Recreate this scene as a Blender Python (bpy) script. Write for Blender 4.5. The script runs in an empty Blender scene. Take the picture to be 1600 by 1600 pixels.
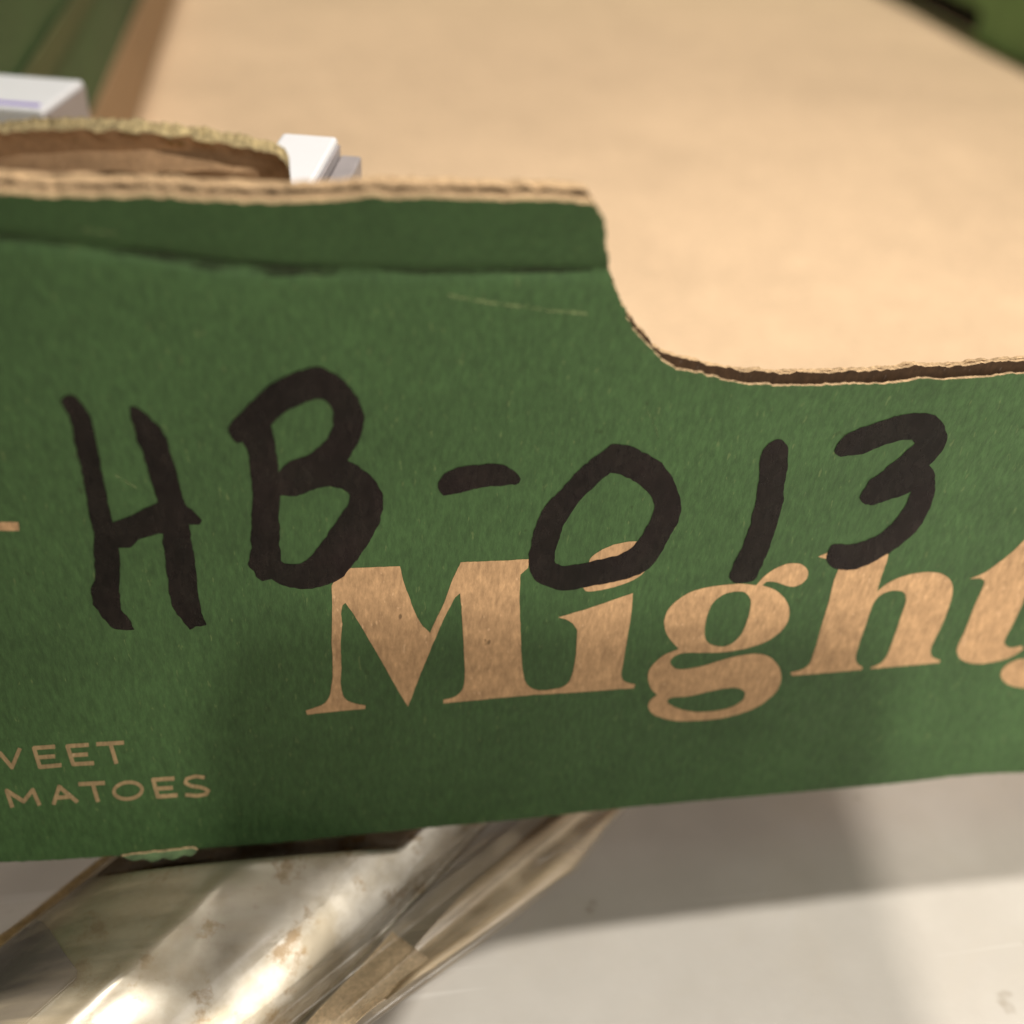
import bpy, math, random
import numpy as np
from mathutils import Vector, Matrix, noise as mn
from mathutils.geometry import delaunay_2d_cdt
random.seed(7); np.random.seed(7)
S = 0.78                       # overall size of the place (metres per modelling unit)
F = 1750.0                     # focal length in pixels of a 1600 px wide picture
def nv(v): v = np.array(v, float); return v / np.linalg.norm(v)

# ---------------------------------------------------------------- camera
_down = nv((630-800, -(3200-800), -F)); _r = np.array((11000-800, -(350-800), -F), float)
_r = nv(_r - _down*np.dot(_r, _down)); _up = -_down; _y = np.cross(_up, _r)
M = np.array([_r, _y, _up])
CAM = -(M @ np.array([0, -100/F*.195, -.195])) * S
sc = bpy.context.scene
cd = bpy.data.cameras.new('camera'); cam = bpy.data.objects.new('camera', cd); sc.collection.objects.link(cam)
mw = Matrix(((*M[0], CAM[0]), (*M[1], CAM[1]), (*M[2], CAM[2]), (0, 0, 0, 1)))
cam.matrix_world = mw; sc.camera = cam
cd.sensor_width = 36; cd.lens = 36*F/1600; cd.clip_start = .005; cd.clip_end = 50
cd.dof.use_dof = True; cd.dof.focus_distance = .149; cd.dof.aperture_fstop = 10.0
sc.view_settings.view_transform = 'Standard'; sc.view_settings.look = 'None'
sc.view_settings.exposure = 0; sc.view_settings.gamma = 1

# ---------------------------------------------------------------- light
wd = bpy.data.worlds.new('World'); sc.world = wd; wd.use_nodes = True
wd.node_tree.nodes['Background'].inputs[0].default_value = (1, .85, .70, 1)
wd.node_tree.nodes['Background'].inputs[1].default_value = .125
def area(name, pos, target, size, power, col):
    l = bpy.data.lights.new(name, 'AREA'); l.shape = 'DISK'; l.size = size; l.energy = power; l.color = col
    o = bpy.data.objects.new(name, l); sc.collection.objects.link(o)
    o.location = pos; o.rotation_euler = (Vector(target)-Vector(pos)).to_track_quat('-Z', 'Y').to_euler(); return o
ZB = -.0664*S                  # underside of the tray
ZT = ZB - .0105*S              # table top
key_dir = nv((.18, .135, 1.0))
area('ceiling_lamp', tuple(np.array((.05, .02, 0)) + key_dir*3.0), (.05, .02, 0), .10, 80, (1, .955, .88))

def wray(px, py): return M @ nv((px-800, -(py-800), -F))
def sstep(a, b, x): t = min(1, max(0, (x-a)/(b-a))); return t*t*(3-2*t)
# surface of the tray's front panel: y as a function of x, z
def crease_z(x): return (.0672 - .0068*sstep(-.085, -.025, x/S))*S + .00045*mn.noise((x*70, 2, 9)) + .0002*mn.noise((x*260, 2, 4))
def wsurf(x, z):
    d = .0011*mn.noise((x*14, z*16, 1.3)) + .00025*mn.noise((x*60, z*60, 4.3))
    d -= (2.1 if z > -.005 else 1.0)*(z+.005)**2
    zc = crease_z(x); t = z-zc
    if t > -.001:
        k = .36 + .10*mn.noise((x*45, z*30, 6)); d -= k*t if t > .0005 else k*(t+.001)**2/.0045
    d += .0006*(.6+mn.noise((x*40, 3, 3)))*math.exp(-(t/.0009)**2)*1.5            # crushed score line
    d += .0010*sstep(.0, -.075, x)*sstep(.01, .06, z)
    return d
def wpt(px, py):                                   # a point of the photograph on the panel's surface
    d = wray(px, py); Y = 0
    for _ in range(6):
        p = CAM + d*((Y-CAM[1])/d[1]); Y = wsurf(p[0], p[2])
    return (p[0], p[2])
def zpt(px, py, Z): d = wray(px, py); p = CAM + d*((Z-CAM[2])/d[2]); return p
def ypt(px, py, Y): d = wray(px, py); p = CAM + d*((Y-CAM[1])/d[1]); return p
# second lamp: over the photographer's left shoulder, its light cut by the phone
W0 = CAM + 0; _w = wpt(900, 985); W0 = np.array((_w[0], 0, _w[1]))
PH_TOP = CAM + M @ np.array((.021, .014, .008))
fdir = nv(PH_TOP - W0)
def spot(name, pos, target, radius, power, col, ang, blend=1):
    l = bpy.data.lights.new(name, 'SPOT'); l.shadow_soft_size = radius; l.energy = power; l.color = col
    l.spot_size = math.radians(ang); l.spot_blend = blend
    o = bpy.data.objects.new(name, l); sc.collection.objects.link(o)
    o.location = pos; o.rotation_euler = (Vector(target)-Vector(pos)).to_track_quat('-Z', 'Y').to_euler(); return o
spot('room_lamp', tuple(W0 + fdir*.85), (.14, 0, -.066), .018, 29, (1, .93, .84), 36)
area('side_fill', (.34, -.30, .17), (.10, 0, -.02), .16, 1.5, (1, .95, .88))  # unseen fill light, added to brighten the right of the front panel
_lt = np.array((-.068, -.020, ZT))
spot('left_fill_spot', tuple(_lt + nv((.26, -.13, .93))*.9), tuple(_lt), .03, 1.9, (1, .93, .83), 11, .5)  # added spot without a known source, brightens left table patch and foil

# ---------------------------------------------------------------- objects and tags
def link(o): sc.collection.objects.link(o); return o
def tag(o, label=None, cat=None, group=None, kind=None):
    if label: o['label'] = label
    if cat: o['category'] = cat
    if group: o['group'] = group
    if kind: o['kind'] = kind
    return o
def empty(name, loc, label, cat, group=None):
    o = bpy.data.objects.new(name, None); o.location = loc; o.empty_display_size = .01
    link(o); return tag(o, label, cat, group)
def mesh(name, verts, faces, mat, parent=None, smooth=False, mats=None, fm=None):
    me = bpy.data.meshes.new(name)
    off = np.array(parent_loc(parent))
    me.from_pydata([tuple(np.array(v)-off) for v in verts], [], faces)
    for m in (mats or [mat]): me.materials.append(m)
    if fm is not None: me.polygons.foreach_set('material_index', fm)
    if smooth: me.polygons.foreach_set('use_smooth', [True]*len(me.polygons))
    me.update()
    o = bpy.data.objects.new(name, me); link(o)
    if parent: o.parent = parent
    return o
def parent_loc(p):
    v = Vector((0, 0, 0))
    while p is not None: v = v + p.location; p = p.parent
    return tuple(v)

# ---------------------------------------------------------------- materials
class NT:
    def __init__(s, name):
        s.m = bpy.data.materials.new(name); s.m.use_nodes = True; s.t = s.m.node_tree
        s.b = s.t.nodes['Principled BSDF']; s.tc = s.t.nodes.new('ShaderNodeTexCoord')
    def n(s, typ, **kw):
        x = s.t.nodes.new(typ)
        for k, v in kw.items(): setattr(x, k, v)
        return x
    def l(s, a, b): s.t.links.new(a, b)
    def noise(s, scale, detail=4, rough=.6, stretch=None, rot=None, dist=0):
        x = s.n('ShaderNodeTexNoise'); x.inputs['Scale'].default_value = scale; x.inputs['Detail'].default_value = detail
        x.inputs['Roughness'].default_value = rough; x.inputs['Distortion'].default_value = dist
        mp = s.n('ShaderNodeMapping')
        if stretch: mp.inputs['Scale'].default_value = stretch
        if rot: mp.inputs['Rotation'].default_value = rot
        s.l(s.tc.outputs['Object'], mp.inputs[0]); s.l(mp.outputs[0], x.inputs['Vector']); return x.outputs[0]
    def ramp(s, src, stops):
        x = s.n('ShaderNodeValToRGB'); e = x.color_ramp.elements
        while len(e) < len(stops): e.new(.5)
        for i, (p, c) in enumerate(stops):
            e[i].position = p; e[i].color = (c, c, c, 1) if not hasattr(c, '__len__') else (*c, 1)
        s.l(src, x.inputs[0]); return x.outputs[0]
    def mix(s, fac, a, b, mode='MIX'):
        x = s.n('ShaderNodeMix', data_type='RGBA', blend_type=mode)
        for i, v in ((0, fac), (6, a), (7, b)):
            if isinstance(v, (int, float)): x.inputs[i].default_value = v
            elif isinstance(v, tuple): x.inputs[i].default_value = (*v, 1)
            else: s.l(v, x.inputs[i])
        return x.outputs[2]
    def bump(s, h, dist, strength=1, prev=None):
        x = s.n('ShaderNodeBump'); x.inputs['Distance'].default_value = dist; x.inputs['Strength'].default_value = strength
        s.l(h, x.inputs['Height'])
        if prev is not None: s.l(prev, x.inputs['Normal'])
        return x.outputs[0]
    def set(s, k, v):
        if isinstance(v, (int, float)): s.b.inputs[k].default_value = v
        elif isinstance(v, tuple): s.b.inputs[k].default_value = (*v, 1)
        else: s.l(v, s.b.inputs[k])

def fibre(t, amt):
    """short paper fibres lying mostly across the flutes"""
    a = t.noise(1500, 3, .7, (1, 1, .33), (0, math.radians(24), 0))
    b = t.noise(1700, 3, .7, (1, 1, .28), (0, math.radians(-34), 0))
    m = t.mix(.5, a, b)
    return t.ramp(m, [(.34, 1-amt), (.5, 1.0), (.68, 1+amt*1.3)])
def mat_kraft(name, col, amt=.16, flecks=True, rough=.85, blotch=.10):
    t = NT(name)
    c = t.mix(1, col, fibre(t, amt), 'MULTIPLY')
    c = t.mix(1, c, t.ramp(t.noise(60, 4, .6), [(.3, 1-blotch), (.7, 1+blotch)]), 'MULTIPLY')
    c = t.mix(1, c, t.ramp(t.noise(420, 3, .6), [(.35, .90), (.65, 1.07)]), 'MULTIPLY')
    if name == 'kraft_inside':
        c = t.mix(1, c, t.ramp(t.noise(9, 5, .65, None, None, .7), [(.32, .92), (.55, 1.), (.7, 1.04)]), 'MULTIPLY')
        c = t.mix(1, c, t.ramp(t.noise(90, 3, .6, (.06, 1, 1)), [(.3, .96), (.7, 1.03)]), 'MULTIPLY')
    if flecks:
        f = t.ramp(t.noise(560, 2, .5, (1, 1, .6)), [(.715, 0.), (.77, 1.)])
        c = t.mix(f, c, tuple(x*.45 for x in col))
        g = t.ramp(t.noise(1500, 1, .5, (1.3, 1, .5)), [(.70, 0.), (.76, .55)])
        c = t.mix(g, c, tuple(min(1, x*1.45+.05) for x in col))
    t.set('Base Color', c); t.set('Roughness', rough); t.set('Specular IOR Level', .3)
    n1 = t.bump(t.noise(1400, 3, .7, (1, 1, .4)), .00006, .8)
    t.set('Normal', n1); return t.m
KR = (.52, .325, .175)
kraft_print = mat_kraft('kraft_unprinted', (.42, .258, .132), .26)
kraft_faint = mat_kraft('kraft_under_thin_ink', (.27, .19, .095), .25)
kraft_floor = mat_kraft('kraft_inside', (.71, .51, .325), .06, True, .8, .05)
kraft_edge = mat_kraft('kraft_cut_edge', (.43, .295, .165), .5, False, .95, .2)
kraft_in = mat_kraft('kraft_liner', (.34, .22, .12), .18)

def mat_green(name='green_printed_board', col=(.0400, .083, .0262), worn=False):
    t = NT(name)
    c = t.mix(1, col, fibre(t, .26), 'MULTIPLY')
    c = t.mix(1, c, t.ramp(t.noise(35, 4, .6), [(.3, .84), (.7, 1.16)]), 'MULTIPLY')
    # kraft fibres that took no ink
    g = t.ramp(t.noise(1500, 2, .6, (1.2, 1, .30), (0, math.radians(22), 0)), [(.66, 0.), (.74, .38)])
    c = t.mix(g, c, (.15, .19, .07))
    d = t.ramp(t.noise(430, 2, .5), [(.72, 0.), (.78, .6)])
    c = t.mix(d, c, (.025, .045, .012))
    t.set('Base Color', c); t.set('Roughness', t.ramp(t.noise(500, 3), [(.3, .55), (.7, .70)])); t.set('Specular IOR Level', .34)
    n1 = t.bump(t.noise(1300, 3, .7, (1, 1, .35), (0, .3, 0)), .00007, .9)
    t.set('Normal', t.bump(t.noise(160, 2, .5), .0002, .5, n1)); return t.m
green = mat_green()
green_lit = mat_green('green_painted_lit', (.20, .37, .15))  # lighter copy of the green: light painted in for the shaded side wall
def mat_simple(name, col, rough=.5, metal=0, var=.1, scale=80, bumpd=0, spec=.5):
    t = NT(name)
    c = t.mix(1, col, t.ramp(t.noise(scale, 5, .6), [(.3, 1-var), (.7, 1+var)]), 'MULTIPLY')
    t.set('Base Color', c); t.set('Roughness', rough); t.set('Metallic', metal); t.set('Specular IOR Level', spec)
    if bumpd: t.set('Normal', t.bump(t.noise(scale*6, 4, .6), bumpd, 1))
    return t.m
def mat_marker():
    t = NT('black_marker_ink')
    c = t.mix(1, (.0105, .008, .006), fibre(t, .5), 'MULTIPLY')
    c = t.mix(t.ramp(t.noise(90, 3, .6), [(.4, 0.), (.75, .5)]), c, (.014, .006, .007))
    c = t.mix(1, c, t.ramp(t.noise(70, 5, .65), [(.3, .55), (.7, 1.5)]), 'MULTIPLY')
    t.set('Base Color', c); t.set('Roughness', .58); t.set('Specular IOR Level', .22)
    t.set('Alpha', t.ramp(t.noise(700, 3, .6, (1, 1, .5)), [(.3, .76), (.62, .96)]))
    t.set('Normal', t.bump(t.noise(1300, 3, .7, (1, 1, .35), (0, .3, 0)), .00007, .9)); return t.m
marker = mat_marker()
def mat_table():
    t = NT('white_table_top')
    c = t.mix(t.ramp(t.noise(45, 4, .6), [(.35, 0.), (.7, 1.)]), (.40, .367, .325), (.455, .422, .378))
    sm = t.ramp(t.noise(30, 6, .7, None, None, .6), [(.50, 0.), (.75, .42)])
    c = t.mix(sm, c, (.42, .37, .30))
    for ang, th in ((.75, .0), (-.5, 3.)):
        sc_ = t.ramp(t.noise(300+th*20, 2, .5, (.035, 1, 1), (0, 0, ang)), [(.68, 0.), (.72, .28)])
        c = t.mix(sc_, c, (.62, .60, .56))
    sp = t.ramp(t.noise(170, 2, .5), [(.70, 0.), (.76, .5)])
    c = t.mix(sp, c, (.22, .18, .13))
    t.set('Base Color', c); t.set('Roughness', t.ramp(t.noise(70, 4), [(.3, .38), (.7, .55)]))
    t.set('Normal', t.bump(t.noise(800, 3, .6), .00004, .6)); return t.m

# ---------------------------------------------------------------- sheet building
def smooth_path(pts, zs=1.0, ox=0, oy=0, closed=True, step=5.0):
    """pts: (x, y) smooth or (x, y, 1) corner, in zoomed pixels; returns photograph pixels"""
    n = len(pts); out = []
    P = [(p[0]/zs+ox, p[1]/zs+oy) for p in pts]; Cn = [len(p) > 2 for p in pts]
    for i in range(n if closed else n-1):
        p1 = P[i]; p2 = P[(i+1) % n]
        p0 = P[i-1] if (closed or i) else p1; p3 = P[(i+2) % n] if (closed or i+2 < n) else p2
        if Cn[i]: p0 = (2*p1[0]-p2[0], 2*p1[1]-p2[1])
        if Cn[(i+1) % n]: p3 = (2*p2[0]-p1[0], 2*p2[1]-p1[1])
        L = math.dist(p1, p2); k = max(1, int(L/step))
        for j in range(k):
            t = j/k
            out.append(tuple(.5*((2*b)+(-a+c)*t+(2*a-5*b+4*c-d)*t*t+(-a+3*b-3*c+d)*t**3)
                       for a, b, c, d in zip(p0, p1, p2, p3)))
    if not closed: out.append(P[-1])
    return out
def inside(poly, x, y):
    c = np.zeros(len(x), bool); P = np.array(poly); Q = np.roll(P, -1, 0)
    for (x1, y1), (x2, y2) in zip(P, Q):
        if y1 == y2: continue
        m = ((y1 > y) != (y2 > y)) & (x < (x2-x1)*(y-y1)/(y2-y1)+x1); c ^= m
    return c
def triangulate(polys, holes, grid, extra=None):
    V = []; E = []
    for p in polys+holes:
        b = len(V); V += [Vector((q[0]*1000, q[1]*1000)) for q in p]; n = len(p); E += [(b+i, b+(i+1) % n) for i in range(n)]
    xs = [v.x for v in V]; ys = [v.y for v in V]
    gx, gy = np.meshgrid(np.arange(min(xs), max(xs), grid*1000), np.arange(min(ys), max(ys), grid*1000))
    gx = (gx + np.random.uniform(-.2, .2, gx.shape)*grid*1000).ravel(); gy = (gy + np.random.uniform(-.2, .2, gy.shape)*grid*1000).ravel()
    m = np.zeros(len(gx), bool)
    for p in polys: m |= inside([(a*1000, b*1000) for a, b in p], gx, gy)
    V += [Vector((a, b)) for a, b in zip(gx[m], gy[m])]
    if extra is not None:
        ex, ey = np.array(extra).T*1000; k = inside([(a*1000, b*1000) for a, b in polys[0]], ex, ey); V += [Vector((a, b)) for a, b in zip(ex[k], ey[k])]
    r = delaunay_2d_cdt(V, E, [], 0, 1e-5)
    co = np.array([(v.x, v.y) for v in r[0]])/1000; T = np.array([f for f in r[2] if len(f) == 3])
    ce = co[T].mean(1); k = np.zeros(len(T), bool)
    for p in polys: k |= inside(p, ce[:, 0], ce[:, 1])
    for p in holes: k &= ~inside(p, ce[:, 0], ce[:, 1])
    return co, T[k]
def sheet(name, polys, holes, surf, thick, grid, mat, parent, rim_mat=None, back_mat=None, axis='y', extra=None, smooth=True):
    """a sheet whose outline lies in (x, z); surf gives y of the front; it has real thickness"""
    co, T = triangulate(polys, holes, grid, extra)
    used = np.unique(T); mp = -np.ones(len(co), int); mp[used] = range(len(used)); co = co[used]; T = mp[T]
    # orientation: front faces -y
    A = co[T]; ar = (A[:, 1, 0]-A[:, 0, 0])*(A[:, 2, 1]-A[:, 0, 1])-(A[:, 1, 1]-A[:, 0, 1])*(A[:, 2, 0]-A[:, 0, 0])
    T[ar < 0] = T[ar < 0][:, ::-1]
    th = thick if callable(thick) else (lambda x, z: thick)
    n = len(co); f = [(x, surf(x, z), z) for x, z in co]; b = [(x, y+th(x, z), z) for x, y, z in f]
    faces = [tuple(int(i) for i in t) for t in T]; idx = [0]*len(faces)
    ed = {}
    for t in faces:
        for i in range(3): ed[(t[i], t[(i+1) % 3])] = 1
    bd = [e for e in ed if (e[1], e[0]) not in ed]
    nf = len(faces)
    faces += [(t[2]+n, t[1]+n, t[0]+n) for t in faces[:nf]]; idx += [2]*nf
    rv = sorted({i for e in bd for i in e}); rm = {v: i for i, v in enumerate(rv)}; q0 = 2*n; q1 = 2*n+len(rv)
    faces += [(q0+rm[e[1]], q0+rm[e[0]], q1+rm[e[0]], q1+rm[e[1]]) for e in bd]; idx += [1]*len(bd)
    o = mesh(name, f+b+[f[i] for i in rv]+[b[i] for i in rv], faces, None, parent, False, [mat, rim_mat or mat, back_mat or mat], idx)
    sm = [i != 1 for i in idx] if smooth else [False]*len(idx)
    o.data.polygons.foreach_set('use_smooth', sm)
    return o
def rag(path, amp, seed, freq=1.0):
    """fray an outline (metres)"""
    out = []; n = len(path)
    for i, (x, z) in enumerate(path):
        a = path[i-1]; b = path[(i+1) % n]; d = nv((b[0]-a[0]+1e-9, b[1]-a[1]))
        k = .8*mn.noise((x*330*freq, z*330*freq, seed+2)) + mn.noise((x*900*freq, z*900*freq, seed)) + .6*mn.noise((x*2600*freq, z*2600*freq, seed+5))
        out.append((x-d[1]*k*amp, z+d[0]*k*amp))
    return out
def resample(path, step, closed=False):
    out = []; n = len(path)
    for i in range(n if closed else n-1):
        a = path[i]; b = path[(i+1) % n]; k = max(1, int(math.dist(a, b)/step))
        out += [(a[0]+(b[0]-a[0])*j/k, a[1]+(b[1]-a[1])*j/k) for j in range(k)]
    if not closed: out.append(path[-1])
    return out

def box_mesh(name, c, size, mat, parent=None, rot=0, bevel=0, seg=2, mats=None, tilt=(0, 0)):
    import bmesh
    bm = bmesh.new(); bmesh.ops.create_cube(bm, size=1)
    for v in bm.verts: v.co = Vector((v.co.x*size[0], v.co.y*size[1], v.co.z*size[2]))
    if bevel: bmesh.ops.bevel(bm, geom=bm.edges[:], offset=bevel, segments=seg, affect='EDGES', profile=.5)
    R = Matrix.Rotation(rot, 4, 'Z') @ Matrix.Rotation(tilt[0], 4, 'X') @ Matrix.Rotation(tilt[1], 4, 'Y')
    off = Vector(parent_loc(parent))
    bmesh.ops.transform(bm, matrix=Matrix.Translation(Vector(c)-off) @ R, verts=bm.verts)
    me = bpy.data.meshes.new(name); bm.to_mesh(me); bm.free(); me.materials.append(mat)
    o = bpy.data.objects.new(name, me); link(o)
    if parent: o.parent = parent
    return o

# ================================================================ setting: the table
def table_top():
    vs = []; fs = []; nx, ny = 90, 90
    X = np.linspace(-1.2, 1.5, nx); Y = np.linspace(-1.2, 1.6, ny)
    for y in Y:
        for x in X: vs.append((x, y, ZT))
    for j in range(ny-1):
        for i in range(nx-1): a = j*nx+i; fs.append((a, a+1, a+nx+1, a+nx))
    o = mesh('table_surface', vs, fs, mat_table(), None, True); tag(o, kind='structure')
table_top()

# ================================================================ the tomato tray
XL, XR = -.098, .360           # outer left and right of the front panel
YB = .665                      # back of the tray
tray = empty('cardboard_tray', (0, .002, ZB), 'green printed cardboard tomato tray with a marker written code, its front low in the middle', 'tray')

def front_outline(seed, lift=0.0, fray=.00024, px_lift=0):
    """top outline from left to right, then down and back; x, z"""
    top = [(-20, 297, 1), (60, 305), (200, 306), (330, 312), (460, 315), (590, 307), (700, 309), (830, 312), (900, 314),
           (930, 322), (944, 345), (946, 372), (948, 402), (955, 432), (966, 462), (984, 500), (1010, 535), (1046, 571),
           (1100, 585), (1135, 594), (1190, 601), (1260, 603), (1340, 600), (1400, 598), (1450, 592), (1510, 592), (1560, 586), (1620, 583, 1)]
    top = [(p[0], p[1]-px_lift, *p[2:]) for p in top]
    P = [wpt(*q) for q in smooth_path(top, closed=False, step=3.0)]
    P = [(x, z+lift) for x, z in P]
    P = rag(P, fray, seed)[1:-1]
    zt = P[0][1]; zl = P[-1][1]
    left = resample([(XL, zt), P[0]], .0006)[:-1]
    # the far end of the same panel, a mirrored rise
    right = [(.235, zl), (.247, zl+.003), (.256, zl+.012), (.260, zl+.022), (.262, zt), (XR, zt)]
    right = resample([P[-1]]+right, .0012)[1:]
    bot = [(XR, ZB), (.2, ZB), (XL, ZB)]
    bpx = [(1598, 1207), (1500, 1212), (1400, 1224), (1200, 1242), (1000, 1260), (800, 1281), (600, 1300), (430, 1317), (300, 1327), (200, 1336), (80, 1344), (2, 1347)]
    B = [wpt(*q) for q in smooth_path(bpx, closed=False, step=4.0)]
    B = rag(B, .00012, seed+9)
    bottom = resample([(XR, ZB), B[0]], .002)+B[1:]+resample([B[-1], (XL, ZB)], .002)[1:]
    return left+P+right+bottom[0:-1]+[(XL, ZB)]
notch_x = wpt(946, 372)[0]
def lowmix(x): return sstep(notch_x-.001, notch_x+.014, x)
surfA = lambda x, z: wsurf(x, z)
gapA = lambda x, z: .0016 + .0003*mn.noise((x*220, 1, 1)) - .0012*lowmix(x)                       # thickness of the outer liner: crushed board on the tab, bare paper on the low part
panelA = sheet('outer_panel', [front_outline(1.0)], [], surfA, gapA, .0022, green, tray, kraft_edge, kraft_in, extra=[(x, crease_z(x)+dz+random.uniform(-.00008, .00008)) for x in np.arange(-.095, .012, .0009) for dz in (-.0016, -.0010, -.0006, -.0003, 0, .0003, .0006, .0010, .0016)])
med = mat_kraft('fluting_medium_shaded', (.055, .030, .014), .3)  # darker than its own brown: shade of the gap put into the colour
def surfB(x, z): return wsurf(x, z) + .0027 + .0002*lowmix(x) + .00012*mn.noise((x*90, z*30, 3))
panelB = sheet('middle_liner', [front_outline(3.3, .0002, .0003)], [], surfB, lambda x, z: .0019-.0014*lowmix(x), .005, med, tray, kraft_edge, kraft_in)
def surfC(x, z): return wsurf(x, z) + .0050 - .0011*lowmix(x)
panelC = sheet('inner_liner', [front_outline(6.1, -.0001, .0003)], [], surfC, .0006, .006, kraft_in, tray, kraft_edge, kraft_in)

# ---- printed lettering (bare kraft showing through the ink) and marker writing
_dec = [0]
def decal(name, polys, holes, mat, off, grid=.002, fray=.00006, seed=2.0, parent=None, th=.00002):
    pm = [[wpt(*q) for q in p] for p in polys]; hm = [[wpt(*q) for q in h] for h in holes]
    pm = [rag(resample(p, .0004, True), fray, seed) for p in pm]; hm = [rag(resample(p, .0004, True), fray, seed) for p in hm]
    _dec[0] += 1
    return sheet(name, pm, hm, lambda x, z: wsurf(x, z)-off, th, grid, mat, parent or panelA)
z1 = dict(zs=2.5, ox=0, oy=540); z2 = dict(zs=2.7586, ox=440, oy=840); z3 = dict(zs=2.5806, ox=980, oy=820)
z4 = dict(zs=3.478, ox=640, oy=620); z5 = dict(zs=3.077, ox=1080, oy=620); z6 = dict(zs=4, ox=0, oy=1100)
Mi = [(105,745,1),(130,737),(175,720),(200,697),(215,650),(220,560),(216,430),(218,300),(215,205,1),(275,132,1),(510,123,1),(528,195),(545,240),(570,310),(600,370),(640,410,1),
      (660,365),(700,280),(740,175),(772,106,1),(1068,93,1),(1062,130,1),(1030,158,1),(1026,280),(1030,400),(1033,500),(1040,580),(1060,635),(1105,657),(1170,653),
      (1220,638),(1250,600),(1265,530),(1272,450),(1275,400,1),(1255,370),(1225,352),(1193,343,1),(1300,312),(1400,278),(1515,238,1),(1505,340),(1490,430),(1472,540),(1464,595),(1480,622),(1522,633,1),
      (1518,648,1),(1400,656),(1250,668),(1100,676),(900,694),(697,714,1),(697,698,1),(750,684),(782,650),(790,600),(787,500),(780,380),(770,238,1),(748,256),(735,280),(700,350),(660,440),(612,555),(575,650),(545,728,1),
      (500,655),(440,548),(380,445),(320,345),(275,280,1),(262,292),(256,330),(262,370),(254,450),(258,560),(255,640),(272,692),(310,714),(362,722,1),(360,737,1),(240,748),(110,762,1)]
dot = [(1320,130),(1330,90),(1370,58),(1430,32),(1510,16),(1570,28),(1590,80),(1565,145),(1500,190),(1400,220),(1310,230),(1300,190)]
g_o = [(520,243,1),(555,205),(600,175),(650,156),(700,158),(728,185),(722,218),(690,244),(655,249),(620,238),(590,228),(560,230),(545,243,1),(600,265),(640,305),(655,350),(642,400),(605,440),(550,475),
       (470,500),(380,513),(300,515),(230,515),(190,530),(172,555),(190,578),(230,582),(300,570),(380,545),(460,526),(530,520),(580,537),(612,575),(620,620),(605,665),(560,710),(500,745),(400,775),(300,788),(200,790),
       (130,775),(95,755),(85,730),(95,705),(122,685,1),(95,660),(83,615),(95,575),(140,530),(208,500,1),(165,450),(150,400),(160,350),(200,305),(260,270),(330,250),(420,240),(480,238)]
g_h1 = [(430,270),(475,272),(497,300),(494,350),(475,410),(445,460),(400,488),(350,487),(318,465),(312,430),(322,370),(345,315),(385,282)]
g_h2 = [(160,708),(185,695),(250,690),(330,672),(400,658),(450,658),(478,678),(470,702),(430,730),(370,748),(290,755),(220,745),(178,728)]
h_o = [(770,128,1),(850,100),(1052,70,1),(1050,130),(1028,200),(1005,272,1),(1050,235),(1120,205),(1200,190),(1265,197),(1302,222),(1312,265),(1300,320),(1270,400),(1240,460),(1222,508),(1232,535),(1262,545,1),(1258,556,1),
       (1120,568),(980,580,1),(985,573,1),(1020,560),(1050,520),(1080,440),(1110,350),(1125,300),(1112,270),(1072,265),(1030,277),(1003,300),(985,335),(962,400),(935,480),(920,535),(930,563),(948,573,1),(945,583,1),(800,597),(665,608,1),
       (658,596,1),(700,585),(730,565),(748,530),(780,420),(810,320),(835,220),(850,180),(845,160),(812,140)]
t_o = [(1380,218,1),(1440,193),(1500,150),(1560,102),(1640,20,1),(1670,30,1),(1640,160,1),(1730,150,1),(1722,180,1),(1632,195,1),(1600,300),(1560,390),(1528,450),(1520,480),(1545,495),(1590,488,1),(1598,498,1),(1560,527),(1500,548),(1420,560),(1360,550),(1332,525),(1332,490),(1360,430),(1395,340),(1430,260),(1440,225),(1425,215)]
y_o = [(1505,605),(1530,565),(1580,542),(1640,545),(1680,580),(1720,590),(1760,550),(1800,480),(1760,300),(1730,150),(1870,140),(1880,300),(1900,420),(1960,300),(1990,180),(1940,130),(1990,100),(2060,140),(2040,260),(1960,420),(1860,560),(1760,640),(1640,660),(1540,645)]
def L(name, outs, holes, z, mat, off, **k): return decal(name, [smooth_path(o, **z) for o in outs], [smooth_path(h, **z) for h in holes], mat, off, **k)
L('printed_letter', [Mi], [], z2, kraft_print, .00004); L('printed_letter', [dot], [], z2, kraft_print, .00004)
L('printed_letter', [g_o], [g_h1, g_h2], z3, kraft_print, .00004); L('printed_letter', [h_o], [], z3, kraft_print, .00004)
L('printed_letter', [t_o], [], z3, kraft_print, .00004); L('printed_letter', [y_o], [], z3, kraft_print, .00005)

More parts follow.
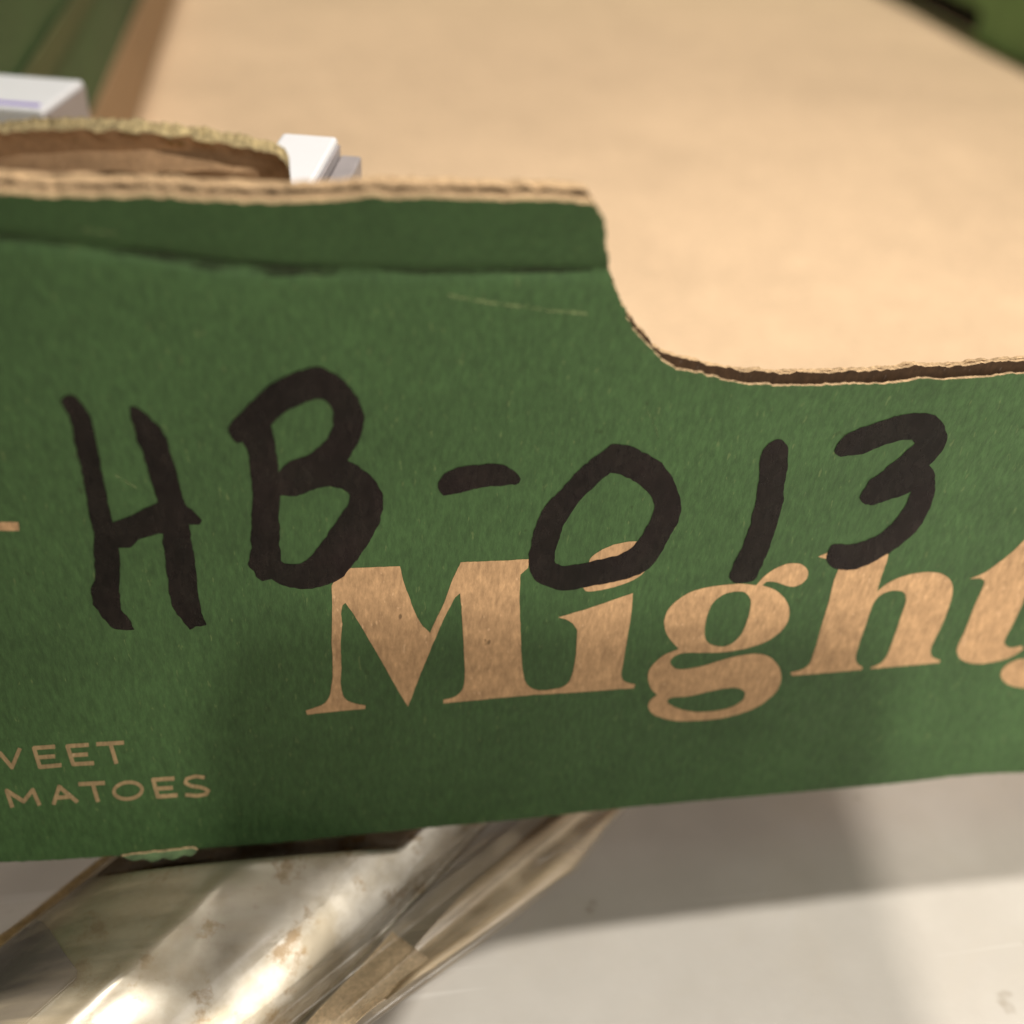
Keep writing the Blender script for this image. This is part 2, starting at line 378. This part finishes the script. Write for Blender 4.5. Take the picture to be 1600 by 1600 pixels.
def stroke(pts, w, z, closed=False):
    """polyline with width (zoomed pixels) as a union of polygons"""
    P = [(p[0]/z['zs']+z['ox'], p[1]/z['zs']+z['oy']) for p in pts]; r = w/z['zs']/2; out = []
    n = len(P)
    for i in range(n if closed else n-1):
        a = np.array(P[i]); b = np.array(P[(i+1) % n]); d = nv(b-a); q = np.array((-d[1], d[0]))*r
        out.append([tuple(a+q), tuple(b+q), tuple(b-q), tuple(a-q)])
    for i in range(n):
        if closed or 0 < i < n-1:
            out.append([(P[i][0]+r*.98*math.cos(t), P[i][1]+r*.98*math.sin(t)) for t in np.linspace(.1, 2*math.pi+.1, 11)[:-1]])
    return out
def small_letter(parts, w=25):
    polys = []
    for pts, cl in parts: polys += stroke(pts, w, z6, cl)
    pm = [[wpt(*q) for q in p] for p in polys]
    sheet('printed_letter', pm, [], lambda x, z: wsurf(x, z)-.00005, .00002, .003, kraft_faint, panelA)
Et = lambda a, b, r1, r2, r3, m: [([r1, a, b, r3], False), ([m, r2], False)]
small_letter([([(-165,312),(-225,300),(-270,322),(-225,350),(-180,372),(-215,402),(-285,398)], False)])
small_letter([([(-105,298),(-50,408),(0,305),(75,395),(125,275)], False)])
small_letter(Et((212,274),(250,393),(345,265),(345,325),(385,380),(228,333)))
small_letter(Et((422,262),(458,375),(555,254),(550,313),(588,368),(440,320)))
small_letter([([(602,250),(775,240)], False), ([(690,246),(728,372)], False)])
small_letter([([(-390,550),(-230,540)], False), ([(-315,545),(-285,660)], False)])
small_letter([([(-105+70*math.cos(t), 605+52*math.sin(t)-5*math.cos(t)) for t in np.linspace(0, 2*math.pi, 25)[:-1]], True)], 22)
small_letter([([(78,645),(42,540),(148,608),(205,535),(248,632)], False)])
small_letter([([(335,628),(370,515),(485,612)], False), ([(358,585),(440,577)], False)])
small_letter([([(490,500),(655,492)], False), ([(580,498),(613,610)], False)])
small_letter([([(800+88*math.cos(t), 540+52*math.sin(t)-6*math.cos(t)) for t in np.linspace(0, 2*math.pi, 29)[:-1]], True)], 22)
small_letter(Et((957,472),(987,578),(1090,464),(1080,522),(1110,568),(972,528)))
small_letter([([(1280,458),(1220,450),(1168,466),(1158,492),(1195,511),(1260,520),(1303,540),(1288,563),(1230,573),(1158,566)], False)], 22)
decal('printed_dash', [[(-130, 828), (-130, 815), (28, 816), (30, 829)]], [], kraft_print, .00004)

H = [(238,215),(250,197),(275,190),(305,210),(345,265),(365,330),(385,420),(402,520),(425,620),(440,690,1),(500,668),(560,640),(615,612,1),(600,545),(570,460),(540,370),(515,290),(506,240,1),(518,232,1),(560,255),(610,300),(645,350),(670,430),(700,530),(722,615),
     (750,640),(787,682,1),(780,697,1),(740,697,1),(752,780),(765,870),(778,980),(785,1030),(808,1090,1),(785,1096,1),(765,1095,1),(742,1108,1),(700,1060),(670,1000),(655,900),(642,800),(635,735,1),(600,738),(550,755),(510,785),(465,790,1),(470,880),(468,960),(475,1030),(505,1065),(528,1108,1),(480,1112),(440,1103),
     (400,1060),(365,1010),(357,950,1),(372,915,1),(370,860),(368,790),(360,700),(345,640),(325,520),(300,410),(275,290),(260,262)]
B = [(893,320),(905,295),(950,250),(1000,203),(1040,168),(1052,152,1),(1120,118),(1180,92),(1240,80),(1290,100),(1340,135),(1390,190),(1415,240),(1422,290),(1410,350),(1385,400),(1355,447,1),(1400,470),(1450,510),(1485,560),(1498,610),(1485,680),(1455,740),(1410,810),(1370,865),(1330,905),(1280,932),(1220,948),(1150,945),(1090,930),(1060,910,1),
     (1025,918,1),(1000,900,1),(990,880,1),(968,852,1),(980,800),(978,740),(985,660),(985,560),(975,480),(970,420),(948,375,1),(925,383),(902,360),(893,340)]
Bh1 = [(1058,312,1),(1085,285),(1130,250),(1180,225),(1240,206),(1280,218),(1303,262),(1300,310),(1280,360),(1240,400),(1200,428),(1130,455),(1088,495,1),(1082,430),(1072,370)]
Bh2 = [(1095,585,1),(1140,585),(1185,580),(1240,558),(1290,547),(1335,558),(1370,582,1),(1362,615),(1330,662),(1290,720),(1250,780),(1210,825),(1170,848),(1125,850),(1102,838),(1092,780),(1092,700),(1090,640)]
D = [(153,465),(178,425),(230,395),(300,375),(400,366),(480,368),(530,376),(575,410),(602,445),(598,465),(575,476),(500,481),(400,490),(330,505),(260,522),(185,534,1),(168,515),(154,495)]
O = [(1065,278),(1098,252,1),(1140,255),(1200,270),(1300,310),(1370,360),(1425,440),(1460,520),(1472,600),(1457,680),(1420,750),(1370,840),(1320,910),(1250,962),(1150,995),(1050,1015),(950,1035),(860,1048),(780,1040),(710,1010),(668,975),(650,930),(650,870),(665,780),(690,690),(715,625),(755,570),(830,495),(910,410),(980,342)]
Oh = [(1090,412,1),(1150,425),(1230,460),(1290,510),(1325,570),(1318,640),(1290,710),(1230,790),(1180,835),(1100,865),(1000,890),(900,908),(820,917),(790,905,1),(787,870),(802,800),(832,710),(882,620),(942,540),(1010,480)]
I = [(335,285),(345,258,1),(372,222,1),(420,200),(450,218),(466,260),(462,330),(450,420),(435,520),(410,620),(375,720),(335,820),(312,870),(285,890),(240,893),(205,890),(183,865,1),(190,830),(215,780),(250,710),(280,620),(305,520),(322,420),(332,330)]
T3 = [(683,258),(700,225),(740,185),(800,155),(880,125),(960,100),(1040,82),(1110,78),(1170,92),(1210,125),(1228,180),(1220,230),(1190,280),(1145,327,1),(1165,350),(1172,410),(1165,480),(1140,550),(1100,620),(1040,685),(980,730),(920,765),(850,805),(780,828),(710,832),(678,818),(655,795),(648,765),(665,725),(690,705),(760,710),(840,690),(900,660),(960,610),(1010,550),(1038,500),(1055,455,1),
      (1010,475),(950,495),(900,510),(860,520),(820,505),(808,485),(825,450),(855,405),(900,370),(950,330),(1000,290),(1050,245),(1072,222),(1058,205,1),(1020,208),(960,220),(900,240),(850,262),(790,278),(720,285),(690,272)]
MK = dict(mat=marker, off=.00009, fray=.00017)
L('marker_letter', [H], [], z1, **MK); L('marker_letter', [B], [Bh1, Bh2], z1, **MK); L('marker_dash', [D], [], z4, **MK)
L('marker_digit', [O], [Oh], z4, **MK); L('marker_digit', [I], [], z5, **MK); L('marker_digit', [T3], [], z5, **MK)

# ---- torn paper at the lower edge, scuff crease line on the tab
pale = mat_simple('torn_green_paper', (.12, .19, .085), .9, 0, .5, 400)
tl = [wpt(*q) for q in smooth_path([(190,1334,1),(240,1328),(300,1322,1),(309,1325),(300,1333),(288,1332),(272,1339),(255,1337),(236,1342),(222,1338),(205,1340)], closed=True, step=3)]
tl = rag(resample(tl, .0003, True), .0002, 8.8)
sheet('torn_paper', [tl], [], lambda x, z: wsurf(x, z)-.0006-.06*(ZB-z+.001), .0003, .003, pale, panelA, kraft_edge)
cr = NT('scuffed_ink'); cr.set('Base Color', (.17, .23, .09)); cr.set('Roughness', .8)
def scuff(pts, w):
    top = [(x, y-w) for x, y in pts]; bot = [(x, y+w*.7) for x, y in pts][::-1]
    p = smooth_path([(x, y) for x, y in top]+bot, closed=True, step=4)
    cr.set('Alpha', cr.ramp(cr.noise(900, 4, .7), [(.42, 0.), (.58, .75)]))
    decal('scuff_line', [p], [], cr.m, .00005, fray=.0001)
scuff([(700, 461), (760, 472), (820, 480), (870, 486), (918, 490)], 2.4)
scuff([(120, 356), (150, 362), (185, 364)], 1.6); scuff([(180, 742), (196, 752), (214, 762)], 1.5); scuff([(1010, 640), (1024, 668), (1030, 690)], 1.3)

# dark, patchy streaks laid along the score line
st = NT('dark_score_streak'); st.set('Base Color', (.020, .026, .009)); st.set('Roughness', .9)
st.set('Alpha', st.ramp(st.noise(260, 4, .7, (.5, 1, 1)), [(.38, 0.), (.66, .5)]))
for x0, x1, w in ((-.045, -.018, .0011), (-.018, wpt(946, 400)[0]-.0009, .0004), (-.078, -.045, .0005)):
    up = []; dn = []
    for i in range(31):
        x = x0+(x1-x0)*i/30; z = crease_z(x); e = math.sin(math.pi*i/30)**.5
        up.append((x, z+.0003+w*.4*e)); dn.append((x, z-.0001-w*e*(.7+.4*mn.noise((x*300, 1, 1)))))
    sheet('score_streak', [resample(up+dn[::-1], .0005, True)], [], lambda x, z: wsurf(x, z)-.00007, .00002, .0008, st.m, panelA)

# ---- floor, side walls, back wall of the tray
def slab(name, x0, x1, y0, y1, z, th, mat, nx=60, ny=90, wav=.0012):
    vs = []; fs = []
    for s in (0, 1):
        for j in range(ny+1):
            for i in range(nx+1):
                x = x0+(x1-x0)*i/nx; y = y0+(y1-y0)*j/ny
                vs.append((x, y, z+wav*mn.noise((x*9, y*9, 2.2))-s*th))
    N = (nx+1)*(ny+1)
    for j in range(ny):
        for i in range(nx):
            a = j*(nx+1)+i; fs.append((a, a+1, a+nx+2, a+nx+1)); fs.append((a+N, a+nx+1+N, a+nx+2+N, a+1+N))
    ring = [i for i in range(nx+1)]+[j*(nx+1)+nx for j in range(1, ny+1)]+[ny*(nx+1)+i for i in range(nx-1, -1, -1)]+[j*(nx+1) for j in range(ny-1, 0, -1)]
    for k in range(len(ring)): a = ring[k]; b = ring[(k+1) % len(ring)]; fs.append((a, a+N, b+N, b))
    return mesh(name, vs, fs, mat, tray, True)
ZF = ZB+.0035
XIL, XIR = -.092, .356
slab('floor_panel', XIL+.001, XIR-.001, .0008, YB-.004, ZF, .003, kraft_floor)
ZW = wpt(600, 308)[1]          # height of the corner tabs and side walls
def side_wall(name, x, th, z0, z1, y0, y1, mat, hole=None, wav=.0010, sgn=1):
    """vertical sheet in the (y, z) plane, inner face at x"""
    poly = resample([(y0, z0), (y1, z0), (y1, z1), (y0, z1)], .004, True)
    holes = []
    if hole:
        cy, cz, ry, rz = hole
        holes = [[(cy+(ry-rz)*(1 if math.cos(t) > 0 else -1)+rz*math.cos(t), cz+rz*math.sin(t)) for t in np.linspace(.05, 2*math.pi+.05, 33)[:-1]]]
    co, T = triangulate([poly], holes, .008)
    used = np.unique(T); mp = -np.ones(len(co), int); mp[used] = range(len(used)); co = co[used]; T = [tuple(int(mp[i]) for i in t) for t in T]
    fx = lambda y, z: x+wav*mn.noise((y*8, z*14, x*20))
    n = len(co); vs = [(fx(y, z), y, z) for y, z in co]+[(fx(y, z)+sgn*th, y, z) for y, z in co]
    ed = {}
    for t in T:
        for i in range(3): ed[frozenset((t[i], t[(i+1) % 3]))] = ed.get(frozenset((t[i], t[(i+1) % 3])), 0)+1
    bd = [tuple(e) for e in ed if ed[e] == 1]
    fs = T+[(a+n, b+n, c+n) for a, b, c in T]+[(a, b, b+n, a+n) for a, b in bd]
    idx = [0]*(2*len(T))+[1]*len(bd)
    o = mesh(name, vs, fs, None, tray, False, [mat, kraft_edge], idx)
    import bmesh
    bm = bmesh.new(); bm.from_mesh(o.data); bmesh.ops.recalc_face_normals(bm, faces=bm.faces[:]); bm.to_mesh(o.data); bm.free()
    return o
# right side: slot near the floor, seen at the top right of the picture
s0 = zpt(1432, -4, ZF+.02); s1 = zpt(1500, 35, ZF+.02)
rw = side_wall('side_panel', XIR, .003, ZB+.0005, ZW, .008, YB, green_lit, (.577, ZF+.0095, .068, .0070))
side_wall('side_backing', XIR+.016, .003, ZB, ZW, .0, YB+.01, mat_simple('slot_shade_backing', (.03, .02, .012), .9))  # near-black colour paints in the shade of the recess behind the slot
lw = side_wall('side_panel', XIL, .003, ZB+.0005, ZW, .012, YB, green, None, .001, -1)
# kraft fold along the foot of the left wall and a faint brownish band on it
def side_strip(name, x, pts, mat):
    vs = [(x, y, z) for y, z in pts]+[(x-.0008, y, z) for y, z in pts]; n = len(pts)
    fs = [tuple(range(n)), tuple(range(2*n-1, n-1, -1))]+[(i, i+n, (i+1) % n+n, (i+1) % n) for i in range(n)]
    return mesh(name, vs, fs, mat, lw)
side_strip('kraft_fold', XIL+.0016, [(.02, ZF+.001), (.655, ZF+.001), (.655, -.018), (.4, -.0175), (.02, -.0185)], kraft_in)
streak = mat_kraft('brownish_green', (.085, .095, .035), .3)
side_strip('brownish_band', XIL+.0014, [(.02, .008), (.655, .010), (.655, .017), (.02, .016)], streak)
# back wall
def back_wall():
    poly = resample([(XIL, ZB+.0005), (XIR, ZB+.0005), (XIR, ZW), (XIL, ZW)], .01, True)
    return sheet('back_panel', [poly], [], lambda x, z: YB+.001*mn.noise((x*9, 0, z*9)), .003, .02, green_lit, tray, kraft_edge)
back_wall()

# ================================================================ torn corner tab (end of the left wall, folded round)
torn_yellow = mat_kraft('torn_board_edge', (.27, .21, .105), .7, True, .95, .25)
def corner_tab():
    zt = ZW+.0012
    fr = [(-160, 222), (-60, 210), (0, 205), (60, 201), (120, 200), (180, 202), (240, 207), (300, 214), (345, 222), (390, 229), (422, 237), (444, 249), (452, 264)]
    pth = smooth_path(fr, closed=False, step=3)
    zs = [zt - .0022*sstep(.55, 1, i/len(pth))*0 for i in range(len(pth))]
    P = [zpt(*q, zs[i]) for i, q in enumerate(pth)]
    P = [p if p[1] > .0098 else ypt(*pth[i], .0098) for i, p in enumerate(P)]
    n = len(P); rows = 26; vs = []; fs = []; idx = []
    zb = ZB+.006
    def prof(i, k, side):
        p = P[i]; t = P[min(n-1, i+1)]-P[max(0, i-1)]; nn = nv((t[1], -t[0])) # right-hand normal -> towards the viewer
        if nn[1] > 0: nn = -nn
        z = p[2]+(zb-p[2])*(k/rows)**1.5
        wob = .00035*mn.noise((i*.13, side*9, 3)) + .00022*mn.noise((i*.5, side*3, 7))
        dz = .00045*mn.noise((i*.11, side*4+1, 5)) + .0003*mn.noise((i*.45, side*4+1, 9)) if k == 0 else 0
        roll = -.0005*math.exp(-k*.9)+.75*min(p[2]-z, .008)*(1 if side == 0 else -1)
        o = (0 if side == 0 else .0031)+(wob*.5 if k < 1 else 0)
        return (p[0]-nn[0]*o, p[1]-nn[1]*o + roll*(1 if side == 0 else -1), z+dz)
    for side in (0, 1):
        for i in range(n):
            for k in range(rows+1): vs.append(prof(i, k, side))
    R = rows+1; N = n*R
    for i in range(n-1):
        for k in range(rows):
            a = i*R+k; fs.append((a, a+1, a+R+1, a+R)); idx.append(0)
            fs.append((a+N, a+R+N, a+R+1+N, a+1+N)); idx.append(0)
        # torn top: ridge and flutes between the two faces
    m = 7; base = len(vs)
    for i in range(n):
        f = np.array(vs[i*R]); b = np.array(vs[i*R+N])
        for j in range(m+1):
            q = f+(b-f)*j/m
            h = .0007*math.sin(j/m*math.pi)*0 - .0030*max(0, mn.noise((i*.07, j*.6, 2.5)))*math.sin(j/m*math.pi) + .00045*mn.noise((i*.5, j*1.1, 8)) - .0006*math.exp(-((j-m*.52)/1.1)**2)*(.6+mn.noise((i*.12, 4, 1)))
            if 0 < j < m: q = q+np.array((0, 0, h))
            vs.append(tuple(q))
    for i in range(n-1):
        for j in range(m):
            a = base+i*(m+1)+j; fs.append((a, a+m+1, a+m+2, a+1)); idx.append(1)
    # end cap
    e = (n-1)*R
    for k in range(rows): fs.append((e+k, e+k+1, e+k+1+N, e+k+N)); idx.append(1)
    o = mesh('corner_tab', vs, fs, None, tray, True, [kraft_in, torn_yellow], idx)
    import bmesh
    bm = bmesh.new(); bm.from_mesh(o.data); bmesh.ops.recalc_face_normals(bm, faces=bm.faces[:]); bm.to_mesh(o.data); bm.free()
    return o
corner_tab()
def folded_liner():
    fr = smooth_path([(-160, 276), (0, 272), (120, 270), (240, 269), (330, 268), (404, 268)], closed=False, step=6)
    bk = smooth_path([(-160, 236), (0, 212), (100, 214), (200, 228), (300, 248), (400, 264)], closed=False, step=6)
    n = min(len(fr), len(bk)); vs = []; fs = []; m = 8
    for i in range(n):
        a = ypt(*fr[int(i*(len(fr)-1)/(n-1))], .0066); j = int(i*(len(bk)-1)/(n-1)); b = ypt(*bk[j], .0075+.010*(1-i/(n-1))**.7)
        for k in range(m+1):
            q = a+(b-a)*k/m; vs.append((q[0], q[1], q[2]+.0004*mn.noise((q[0]*300, q[1]*300, 2))-.0012*math.sin(k/m*math.pi)))
    for i in range(n-1):
        for k in range(m): a = i*(m+1)+k; fs.append((a, a+m+1, a+m+2, a+1))
    N = len(vs); vs += [(x, y+.0003, z-.0004) for x, y, z in vs]; fs += [tuple(q+N for q in f[::-1]) for f in fs]
    mesh('folded_liner', vs, fs, kraft_in, tray, True)
folded_liner()

# ================================================================ white cartons standing in the tray
white = mat_simple('white_card', (.78, .78, .80), .35, 0, .03, 60)
grey_card = mat_simple('grey_printed_card', (.30, .27, .27), .45, 0, .12, 100)
violet = mat_simple('violet_print', (.30, .22, .62), .5)
def carton(label, near_px, far_px, yd, w, line):
    """near_px, far_px: the two photographed top corners of the grey end; w: length away from it, to the left"""
    p = ypt(*near_px, yd); q = zpt(*far_px, p[2]); e = (q-p)[:2]; d = float(np.hypot(*e)); rot = math.atan2(e[1], e[0])-math.pi/2
    h = p[2]-(ZF+.0012)
    root = empty('white_carton', (p[0], p[1], ZF+.0012), label, 'carton', 'white cartons in the tray')
    R = Matrix.Rotation(rot, 4, 'Z'); P = Vector((p[0], p[1], p[2]-h/2))
    def put(name, c, size, mat, bev=0):
        o = box_mesh(name, (0, 0, 0), size, mat, None, 0, bev, 2); o.parent = root
        for v in o.data.vertices: v.co = R @ (v.co + Vector(c)) + Vector((0, 0, h/2))
    put('carton_body', (-w/2, d/2, 0), (w, d, h), white, .0006)
    put('end_panel', (.00025, d/2, -.0004), (.0004, d*.93, h*.985), grey_card)
    if not line: put('side_flap', (.0021, d*.62, -.0012), (.0032, d*.7, h*.97), grey_card, .0004)
    if line: put('printed_line', (-w/2, .0022, h/2+.0001), (w*.97, .0012, .0003), violet)
carton('white carton corner with grey end peeking out right of the torn corner tab', (482, 294), (528, 213), .036, .0085, False)
carton('white carton with violet line at far left against green side wall', (66, 172), (130, 125), .105, .09, True)

# ================================================================ plastic pouch and its contents under the tray's front edge
p_a = zpt(480, 1340, ZT); p_b = zpt(200, 1600, ZT)
ua = nv((p_a-p_b)[:2]); va = np.array((ua[1], -ua[0]))         # u: away under the tray, v: to the right
def uv(px, py): q = (zpt(px, py, ZT)-p_b)[:2]; return float(q@ua), float(q@va)
for nm, q in dict(l0=(190,1340), l1=(0,1480), r0=(950,1275), r1=(570,1600), f0=(640,1290), f1=(480,1600), c=(600,1475), low=(160,1600)).items(): print(nm, np.round(np.array(uv(*q))*1000, 1))
HB_ = ZB-ZT                    # clearance below the tray
def pillow(name, u0, u1, v0, v1, hfun, z0, mat, parent, nu=160, nv_=110, th=.0003, edge=None):
    vs = []; fs = []
    for i in range(nu+1):
        for j in range(nv_+1):
            s = i/nu; t = j/nv_; u = u0+(u1-u0)*s
            a, b = (v0, v1) if edge is None else edge(u)
            v = a+(b-a)*t; x, y = p_b[:2]+ua*u+va*v
            z = hfun(u, v, s, t)
            lim = HB_-.0004 if y > -.003 else HB_-.0004+(-.003-y)*1.5
            z = min(z, lim)
            vs.append((x, y, ZT+max(z, z0)))
    R = nv_+1
    for i in range(nu):
        for j in range(nv_): a = i*R+j; fs.append((a, a+R, a+R+1, a+1))
    N = len(vs); vs += [(x, y, z-th) for x, y, z in vs]; fs += [(a+N, d+N, c+N, b+N) for a, b, c, d in fs]
    ring = [i*R for i in range(nu+1)]+[nu*R+j for j in range(1, R)]+[i*R+nv_ for i in range(nu-1, -1, -1)]+[j for j in range(nv_-1, 0, -1)]
    for k in range(len(ring)): a = ring[k]; b = ring[(k+1) % len(ring)]; fs.append((a, b, b+N, a+N))
    return mesh(name, vs, fs, mat, parent, True)
def mat_foil():
    t = NT('crumpled_foil')
    c = t.mix(t.ramp(t.noise(60, 5, .65), [(.42, 0.), (.62, 1.)]), (.52, .485, .42), (.33, .285, .21))
    c = t.mix(t.ramp(t.noise(150, 5, .7), [(.54, 0.), (.64, .75)]), c, (.22, .14, .06))
    t.set('Base Color', c); t.set('Metallic', .92); t.set('Roughness', t.ramp(t.noise(90, 4), [(.35, .30), (.7, .44)]))
    t.set('Normal', t.bump(t.noise(70, 3, .5), .0010, .12)); return t.m
foil = mat_foil()
def mat_film():
    t = NT('clear_plastic_film')
    t.set('Base Color', (.62, .51, .35)); t.set('Roughness', .22); t.set('Specular IOR Level', .7)
    ang = math.atan2(ua[1], ua[0])
    st = t.noise(120, 4, .6, (.12, 1, 1), (0, 0, -ang))
    t.set('Alpha', t.ramp(st, [(.40, .05), (.58, .16), (.72, .5)])); return t.m
film = mat_film()
tan = mat_kraft('tan_paper', (.74, .56, .36), .3, True, .8, .25)

foilp = empty('foil_pouch', (float(p_b[0]), float(p_b[1]), ZT), 'crumpled silver foil pouch inside the clear bag, sticking out below the green tray', 'pouch')
def foil_h(u, v, s, t):
    c = (t-.5)*2
    prof = max(0, 1-abs(c)**2.0)**.75
    h = (.0150+.05*max(-.02, min(.02, u-.01)))*prof
    h += (.0004*mn.noise((u*40, v*70, 1)) + .00030*max(0, mn.noise((u*120, v*160, 3)))*(1 if v > -.004 else .3))*prof
    h += .0006*math.exp(-((v-.002)/.0014)**2)*(1 if u < .03 else .3)*(.6+.8*mn.noise((u*160, 1, 2)))
    h -= .0012*math.exp(-((v-.0075)/.0016)**2-((u-.036)/.004)**2)
    return max(h, .0006)
FV0, FV1 = -.0235, .0195
pillow('foil_body', -.045, .10, FV0, FV1, foil_h, .0006, foil, foilp)
# dark grey label at the lower left
dark = mat_simple('dark_grey_label', (.055, .05, .055), .35, 0, .2, 120, .0001)
def on_foil(u, v, extra): 
    t = (v-FV0)/(FV1-FV0); return foil_h(u, v, 0, min(1, max(0, t)))+extra
def label_edge(u):
    r = max(0.0, min(1.0, (.0005-u)/.004)); return (-.0205, -.0203+.018*r**.8*(1 if u < -.003 else .9))
pillow('dark_label', -.045, .0005, 0, 0, lambda u, v, s, t: on_foil(u, v, .0005), .0010, dark, foilp, 60, 40, .0002, label_edge)

tanp = empty('tan_paper_slip', (float(p_b[0]), float(p_b[1]), ZT), 'creased tan paper slip inside the clear bag, right of the silver foil', 'paper')
def tan_h(u, v, s, t): return .0028+.0010*mn.noise((u*70, v*70, 6))+.0005*mn.noise((u*190, v*190, 8))
def right_edge(u): return .0228+.23*max(-.02, min(.06, u))*(1 if u < .055 else 1)
def tan_edge(u): return (.0212, right_edge(u)-.0004+.0004*math.sin(u*190))
pillow('paper_sheet', -.05, .033, 0, 0, tan_h, .0012, tan, tanp, 80, 40, .0003, tan_edge)

edge_brown = mat_kraft('brown_edge_tone', (.17, .115, .05), .4, False, .5, .5)  # added brown strip: dark reflection and dirt of the foil flank, painted in
bag = empty('clear_plastic_bag', (float(p_b[0]), float(p_b[1]), ZT), 'yellowed clear plastic bag with long folds, lying half under the green tray', 'bag')
def bag_h(u, v, s, t):
    f = foil_h(u, v, s, (v-FV0)/(FV1-FV0)) if FV0 < v < FV1 else .0006
    w = sstep(.010, .020, v)
    q = v-.16*u
    fold = .0042 + .0015*math.sin(q*900) + .0006*math.sin(q*2300+u*30) + .0008*mn.noise((u*25, q*500, 5))
    edge = sstep(0, .04, t)*sstep(1, .94, t)
    return max(.0005, ((f+.0005)*(1-w)+max(fold, .0034)*w)*edge + .0004)
def bag_edge(u): return (-.0262-.0012*mn.noise((u*40, 1, 1)), right_edge(u)+.0006*mn.noise((u*60, 3, 1)))
pillow('bag_film', -.05, .115, 0, 0, bag_h, .0005, film, bag, 200, 200, .0001, bag_edge)

pillow('bag_brown_edge', -.05, .10, 0, 0, lambda u, v, s, t: .0016+.0008*mn.noise((u*80, v*200, 4)), .0008, edge_brown, bag, 120, 8, .0002, lambda u: (-.0250-.0006*mn.noise((u*70, 5, 1)), -.0208+.0012*mn.noise((u*60, 7, 1))))

ft = NT('beige_film_fold'); ft.set('Base Color', (.60, .47, .31)); ft.set('Roughness', .3)
ft.set('Alpha', ft.ramp(ft.noise(90, 4, .6, (.15, 1, 1), (0, 0, -math.atan2(ua[1], ua[0]))), [(.38, .35), (.62, .8)]))
pillow('film_fold', .024, .11, 0, 0, lambda u, v, s, t: .0022+.0009*math.sin((v-.16*u)*1100)+.0005*mn.noise((u*60, v*300, 4)), .0009, ft.m, bag, 90, 50, .0001, lambda u: (.0245+.05*max(0, u-.02), right_edge(u)-.0003))

# ================================================================ the photographer's phone, just behind the lens
ph = empty('mobile_phone', tuple(PH_TOP), 'black mobile phone held over the tray, taking the picture', 'phone')
def phone():
    import bmesh
    bm = bmesh.new(); rings = []
    for z, ins in ((-.004, .0012), (-.0028, 0), (.0028, 0), (.004, .0012)):
        w, h, rr = .0425-ins, .075-ins, .011-ins
        rings.append([bm.verts.new((sx*(w-rr)+rr*math.cos(a), sy*(h-rr)+rr*math.sin(a), z))
            for sx, sy, a0 in ((1, 1, 0), (-1, 1, 90), (-1, -1, 180), (1, -1, 270)) for a in [math.radians(a0+15*k) for k in range(7)]])
    for p, q in zip(rings, rings[1:]):
        for k in range(len(p)): m = (k+1) % len(p); bm.faces.new((p[k], p[m], q[m], q[k]))
    bm.faces.new(rings[0][::-1]); bm.faces.new(rings[-1])
    me = bpy.data.meshes.new('phone_body'); bm.to_mesh(me); bm.free(); me.materials.append(mat_simple('black_glass', (.02, .02, .022), .2))
    o = bpy.data.objects.new('phone_body', me); link(o); o.parent = ph
    lm = Matrix(((*M[0], 0), (*M[1], 0), (*M[2], 0), (0, 0, 0, 1)))
    o.matrix_local = lm @ Matrix.Translation((0, -.075, 0))
    bm = bmesh.new(); bmesh.ops.create_cone(bm, cap_ends=True, segments=24, radius1=.006, radius2=.006, depth=.0015)
    me = bpy.data.meshes.new('camera_lens'); bm.to_mesh(me); bm.free(); me.materials.append(mat_simple('lens_glass', (.01, .01, .015), .1))
    c = bpy.data.objects.new('camera_lens', me); link(c); c.parent = ph
    c.matrix_local = lm @ Matrix.Translation((-.021, -.014, -.0045))
phone()
print('tris', sum(len(p.vertices)-2 for o in sc.objects if o.type == 'MESH' for p in o.data.polygons))
